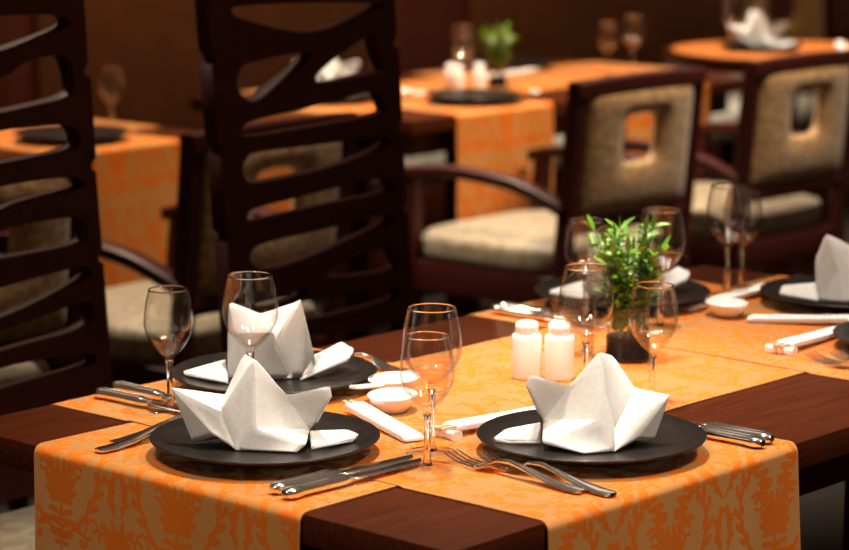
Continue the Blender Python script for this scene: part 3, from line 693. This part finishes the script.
bg_runners(2.74, 2.58, .355, 1.048, ('lengthwise orange runner on the far middle table, under the green plant', 'orange runner hanging from the far middle table, left of the square-backed armchair', 'orange runner hanging behind the square hole of the middle armchair'))
bg_runners(.69, 2.72, .379, 1.208, ('lengthwise orange runner on the far left table, seen through the ladder-back slats', None, 'orange runner hanging from the far left table, right of the leftmost ladder-back chair'))
# round table at the far right
rt = empty('dining_table', (5.02, 3.04, 0), 0, 'far round dark table at the top right, topped with orange cloth', 'table')
lathe_obj('tabletop', [(0, T - .04), (.37, T - .04), (.385, T - .035), (.39, T - .02), (.385, T - .004), (.38, T), (0, T)], M['table_wood'], rt, 72)
lathe_obj('pedestal', [(0, .02), (.06, .02), (.05, .1), (.045, .4), (.06, T - .06), (.2, T - .04), (0, T - .04)], M['table_wood'], rt, 32)
lathe_obj('base', [(0, 0), (.26, 0), (.26, .02), (.1, .05), (0, .05)], M['table_wood'], rt, 40)
bm = bmesh.new(); lathe(bm, [(0, 0), (.355, 0), (.357, .001), (.355, .002), (0, .002)], 72)
o = obj('round_cloth', bm, M['damask']); o.location = (5.02, 3.04, T + .0002); tag(o, 'round orange cloth on the far round table at top right', 'tablecloth')
at = o.data.attributes.new('weave', 'FLOAT', 'POINT'); at.data.foreach_set('value', [.5] * len(o.data.vertices))

# ------------------------------------------------------------------ near table: settings
Z = T + .0036          # on the runners
Z2 = T + .0020
ZA = T + .0022
PL = [(.150, .424, 'black plate at the front left end of the near table, holding a star napkin'),
      (.411, .149, 'black plate at the front right of the near table, beside two forks'),
      (.403, .668, 'black plate behind the front left plate, under a twin-peaked napkin'),
      (1.163, .690, 'black plate behind the green plant on the near table'),
      (1.390, .432, 'black plate at the far right end of the near table, holding a tall napkin'),
      (1.182, .164, 'black plate cut off by the right edge of the photo, beside forks')]
for x, y, l in PL: plate(x, y, Z, l)
FA = [('F1', 'F2', 'F3', 'F4', 'F5')]
NB = Z + .0065
napkin(N1, BODY_A, FA, .150, .424, NB, 'white star-folded napkin on the front left black plate')
napkin(N3, BODY_A, FA, .411, .149, NB, 'white star-folded napkin on the front right black plate, by the forks')
FBL = [('G1', 'G2', 'G3', 'G4'), ('H1', 'H2', 'H3', 'H4', 'H5')]
napkin(N2, BODY_B, FBL, .403, .668, NB, 'white twin-peaked napkin on the second plate on the left, behind the tall wine glass')
napkin(N2, BODY_B, FBL, 1.163, .690, NB, 'white folded napkin partly hidden by the green plant', 0, (.006, 0))
napkin(N5, BODY_C, [FBL[0]], 1.390, .432, NB, 'white tall folded napkin at the right edge of the photo')
GG = 'clear stemmed wine glasses'
for src, x, y, l in ((GS, .223, .236, 'front wine glass in the centre of the photo, nearest the camera'),
                     (GM, .276, .277, 'wine glass directly behind the frontmost glass, its rim showing higher'),
                     (GS, .226, .673, 'wine glass at left of the front left plate, against the dark chairs'),
                     (GM, .281, .584, 'taller wine glass in front of the twin-peaked napkin'),
                     (GM, .615, .322, 'taller wine glass just left of the plant, behind the front right napkin'),
                     (GS, .655, .246, 'wine glass just right of the plant pot, behind the front right napkin'),
                     (GS, .999, .630, 'wine glass behind the plant on its left'),
                     (GM, 1.050, .532, 'wine glass behind the plant on its right'),
                     (GM, 1.318, .606, 'left one of the paired wine glasses at the far end, beside the right plate'),
                     (GS, 1.388, .628, 'right, rear one of the paired wine glasses at the far end')):
    inA = .211 < y < .657; inB = .147 < x < .611 or .944 < x < 1.396
    place(src, (x, y, Z if inA and inB else Z2), random.uniform(0, 6), l, GG)
DG = PI / 180
KG = 'silver table knives'; FG = 'silver table forks'
def lay(src, end, tip, z, label, group):
    a = math.atan2(tip[1] - end[1], tip[0] - end[0]); return place(src, (end[0], end[1], z), a, label, group)
lay(KN, (.024, .283), (.20, .270), ZA, 'silver knife in the front pair, the one nearer the left plate', KG)
lay(KN, (.018, .258), (.20, .250), ZA, 'silver knife in the front pair, the one nearer the bare table corner', KG)
lay(KN, (.580, .012), (.575, .2), ZA, 'right silver knife of the pair beside the front right plate', KG)
lay(KN, (.556, .008), (.552, .2), ZA, 'left silver knife of the pair beside the front right plate', KG)
lay(KN, (.207, .792), (.216, .55), ZA, 'nearer silver knife of the pair at the table edge on the left', KG)
lay(KN, (.247, .806), (.246, .55), ZA, 'further silver knife of the pair at the table edge on the left', KG)
lay(KN, (.975, .788), (.975, .55), ZA, 'silver knife at the far table edge, left of the salt shakers', KG)
lay(KN, (1.000, .795), (1.000, .55), ZA, 'second silver knife at the far table edge, behind the first', KG)
lay(KN, (1.50, .585), (1.2, .572), ZA, 'silver knife beside the right plate, below the paired far glasses', KG)
lay(FK, (.256, .036), (.268, .26), ZA, 'left silver fork of the pair by the front right plate', FG)
lay(FK, (.268, .004), (.290, .235), ZA, 'right silver fork of the pair by the front right plate, its handle end furthest out', FG)
lay(FK, (.018, .567), (.22, .566), ZA, 'nearer silver fork whose handle sticks out left of the front left plate', FG)
lay(FK, (.052, .582), (.255, .584), ZA, 'further silver fork whose handle sticks out left of the front left plate', FG)
lay(FK, (.572, .778), (.568, .55), ZA, 'silver fork right of the twin-peaked napkin plate at the table edge', FG)
lay(FK, (.985, .042), (1.004, .24), ZA, 'left silver fork near the right edge of the photo', FG)
lay(FK, (1.020, .020), (1.035, .24), ZA, 'right silver fork near the right edge of the photo', FG)
CG = 'chopsticks in white paper sleeves'; RSG = 'white porcelain chopstick rests'
def sticks(p, q, z, label, rest_label, sx=1.0):
    a = math.atan2(q[1] - p[1], q[0] - p[0]); u = Vector((math.cos(a), math.sin(a), 0))
    place(CS, (p[0], p[1], z), a, label, CG).scale = (sx, 1, 1)
    if rest_label: place(CR, (p[0] + u.x * .012, p[1] + u.y * .012, z), a, rest_label, RSG)
sticks((.364, .498), (.300, .326), Z, 'white paper-sleeved chopsticks behind the front wine glasses, leading to the left plate', None, .78)
sticks((.332, .318), (.567, .303), Z, 'white paper-sleeved chopsticks tucked behind the front right plate', 'white chopstick rest left of the front right plate')
sticks((1.405, .568), (1.17, .582), Z, 'white paper-sleeved chopsticks right of the plant, below the far glasses', None)
sticks((1.275, .290), (1.170, .470), Z, 'white paper-sleeved chopsticks before the tall napkin plate at right', 'white chopstick rest under the sleeved chopsticks before the right plate', .86)
sticks((1.003, .296), (1.24, .318), Z, 'white paper-sleeved chopsticks near the right edge, above two forks', 'white chopstick rest near the right edge, above two forks')
for x, y, a, l in ((.403, .458, .5, 'white sauce dish right of the front left plate, before the porcelain spoon'), (1.186, .512, .9, 'white sauce dish on the right, below the far glasses')):
    place(SD, (x, y, Z if x < .6 or x > 1 else Z2), a, l, 'white sauce dishes')
sp = empty('soup_spoon', (.474, .522, Z), .20, 'white porcelain spoon behind the front glasses, before the twin-peaked napkin plate', 'spoon')
me = SD.data.copy(); q = bpy.data.objects.new('bowl', me); COL.objects.link(q); q.parent = sp
bm = bmesh.new()
loft(bm, [((x, 0, z), (0, w, 0), (0, 0, t)) for x, w, t, z in ((-.034, .009, .0022, .0185), (-.050, .0085, .0026, .0200), (-.075, .0080, .0026, .0235), (-.092, .0085, .0024, .0262), (-.098, .0055, .0018, .0268))], 14, True, 3)
obj('handle', bm, M['porcelain'], sp)
place(SH, (.665, .461, Z2), 0, 'white porcelain shaker on the left of the pair', 'porcelain salt and pepper shakers')
o = place(SH, (.689, .425, Z2), .4, 'white porcelain shaker on the right of the pair, nearer the wine glass', 'porcelain salt and pepper shakers'); o.name = 'pepper_shaker'
tm = make_tumbler(); tm.location = (.800, .492, Z2); tm['label'] = 'small clear tumbler behind the white shakers'
make_plant(3, 'bright green leafy plant in a glass pot on the near table', (.850, .436, Z2))

# ------------------------------------------------------------------ far tables: settings
cx, cy = 2.74, 2.58
BPG = 'black plates on the far tables'
for x, y, l in ((.18, .45, 'black plate on the far middle table, at its left end'), (.41, .15, 'black plate before the plant on the far middle table'), (.40, .67, 'black plate on the far middle table, seen through the ladder-back chair'), (1.165, .67, 'black plate behind the plant on the far middle table')):
    plate(cx + x, cy + y, Z, l, BPG)
BNG = 'napkins on the far tables'
napkin(N2, BODY_B, FBL, cx + .18, cy + .45, NB, 'white napkin at the left end of the far middle table', -.5, (0, 0), .72, BNG)
napkin(N1, BODY_A, FA, cx + .40, cy + .67, NB, 'white napkin seen through the upper opening of the ladder-back chair', 0, (0, 0), 1.0, BNG)
for src, x, y, l in ((GS, 3.335, 2.937, 'left blurred wine glass before the plant on the far middle table'), (GM, 3.395, 2.99, 'right blurred wine glass before the plant on the far middle table'),
                     (GS, 3.955, 2.923, 'left blurred wine glass above the middle armchair back'), (GM, 4.010, 2.872, 'right blurred wine glass above the middle armchair back'),
                     (GS, 3.42, 3.36, 'blurred wine glass above the napkin seen through the ladder-back chair'),
                     (GS, 2.070, 2.930, 'blurred wine glass on the far left table behind the dark plate'),
                     (GS, 5.05, 3.27, 'left blurred wine glass behind the fan napkin on the round table'), (GM, 5.17, 3.24, 'right blurred wine glass behind the fan napkin on the round table')):
    place(src, (x, y, Z2), 0, l, GG)
place(SH, (3.30, 2.95, Z2), 0, 'blurred white shaker, left one on the far middle table', 'porcelain salt and pepper shakers')
o = place(SH, (3.36, 2.90, Z2), 0, 'blurred white shaker, right one on the far middle table', 'porcelain salt and pepper shakers'); o.name = 'pepper_shaker'
place(SH, (3.275, 2.905, Z2), 0, 'blurred white shaker in front of the others on the far middle table', 'porcelain salt and pepper shakers')
make_plant(5, 'blurred green plant on the far middle table', (3.490, 2.945, Z2), .8).scale = (.82, .82, .92)
sticks((3.86, 3.10), (3.62, 3.12), Z, 'blurred white chopsticks right of the plant on the far middle table', None)
sticks((3.12, 2.86), (3.13, 3.1), Z, 'blurred white chopsticks at the left end of the far middle table', None)
place(SD, (3.08, 2.93, Z), .5, 'blurred white sauce dish at the left end of the far middle table', 'white sauce dishes')
place(SD, (3.36, 2.70, Z), .5, 'blurred white sauce dish right of the plate on the far middle table', 'white sauce dishes').scale = (.5, .5, .6)
plate(1.90, 2.875, Z, 'black plate on the far left table, under the blurred wine glass', BPG)
sticks((1.80, 3.06), (1.55, 3.07), Z, 'blurred white chopsticks on the far left table, seen through the chair slats', None)
place(SD, (1.62, 2.86, Z), .3, 'blurred white sauce dish on the far left table', 'white sauce dishes')
plate(4.96, 3.08, T + .0025, 'black plate under the fan napkin on the round table', BPG)
napkin(N1, BODY_A, FA, 4.96, 3.08, T + .009, 'white fan-shaped napkin on the far round table', .3, (0, 0), 1.15, BNG)
sticks((5.28, 2.99), (5.10, 2.86), T + .0025, 'blurred white chopsticks on the far round table', None)

for o in list(COL.objects):
    if 'used_once' in o.keys(): del o['used_once']

# ------------------------------------------------------------------ lights
def spot(name, loc, target, power, size, blend, radius, color=(1, .86, .68)):
    l = bpy.data.lights.new(name, 'SPOT'); l.energy = power; l.spot_size = R(size); l.spot_blend = blend; l.shadow_soft_size = radius; l.color = color
    o = bpy.data.objects.new(name, l); COL.objects.link(o); o.location = loc
    o.rotation_euler = (Vector(target) - Vector(loc)).to_track_quat('-Z', 'Y').to_euler(); return o
spot('ceiling_or_fill_spot', (.52, .42, 2.75), (.50, .40, T), 315, 44, .85, .10, (1, .88, .74))
spot('ceiling_or_fill_spot', (.66, .56, 2.75), (.66, .50, T), 75, 24, 1, .10, (1, .88, .74))  # extra narrow fill, added to brighten the middle of the table
spot('ceiling_or_fill_spot', (1.35, .62, 2.75), (1.28, .45, T), 190, 44, .8, .10, (1, .88, .74))
spot('ceiling_or_fill_spot', (.55, -1.05, 2.75), (.50, .10, .75), 165, 42, .85, .16, (1, .86, .70))  # added fill for the front right drape and the napkin fronts
spot('ceiling_or_fill_spot', (-.95, .15, 2.75), (.05, .40, .75), 135, 42, .85, .16, (1, .86, .70))  # added fill for the front left drape and the napkin fronts
spot('ceiling_or_fill_spot', (.85, 2.35, 2.65), (.8, 1.25, 1.02), 150, 34, .7, .10, (1, .80, .58))  # added from behind to light the cutout ledges, not the chair fronts
for i, (x, y, tx, ty, p) in enumerate(((3.1, 1.35, 3.0, 2.2, 230), (4.1, 1.3, 3.7, 2.2, 130), (1.7, 1.5, 1.5, 2.2, 110))):  # invented row of fill lamps aimed at the armchair backs
    spot('ceiling_or_fill_spot', (x, y, 2.75), (tx, ty, .7), p, 60, .8, .1, (1, .82, .60))
spot('ceiling_or_fill_spot', (3.3, 2.9, 2.75), (3.3, 2.7, T), 420, 62, .7, .08, (1, .84, .64))
spot('ceiling_or_fill_spot', (1.7, 2.9, 2.75), (1.8, 2.75, T), 330, 62, .7, .08, (1, .84, .64))
spot('ceiling_or_fill_spot', (5.05, 3.0, 2.75), (5.02, 3.0, T), 430, 62, .7, .08, (1, .84, .64))
for x, p in ((2.9, 108), (4.4, 98), (6.2, 58), (7.8, 40)):  # added lamps that only brighten the back wall
    spot('wall_fill_spot', (x, 3.7, 2.8), (x, 4.6, .9), p, 85, 1, .1, (1, .70, .38))
w = bpy.data.worlds.new('world'); sc.world = w; w.use_nodes = True
bg = w.node_tree.nodes['Background']; bg.inputs[0].default_value = (1, .62, .38, 1); bg.inputs[1].default_value = .10

# ------------------------------------------------------------------ camera
cam = bpy.data.cameras.new('camera'); cam.sensor_width = 36; cam.lens = 36 * 2514.7 / 849; cam.clip_end = 60
co = bpy.data.objects.new('camera', cam); COL.objects.link(co)
co.location = (-1.8233, -1.6269, .7201 + T); co.rotation_euler = (R(90 - 10.131), 0, YAW - PI / 2)
cam.dof.use_dof = True; cam.dof.focus_distance = 2.95; cam.dof.aperture_fstop = 5.1
sc.camera = co
sc.view_settings.view_transform = 'Standard'; sc.view_settings.look = 'None'; sc.view_settings.exposure = 0; sc.view_settings.gamma = 1
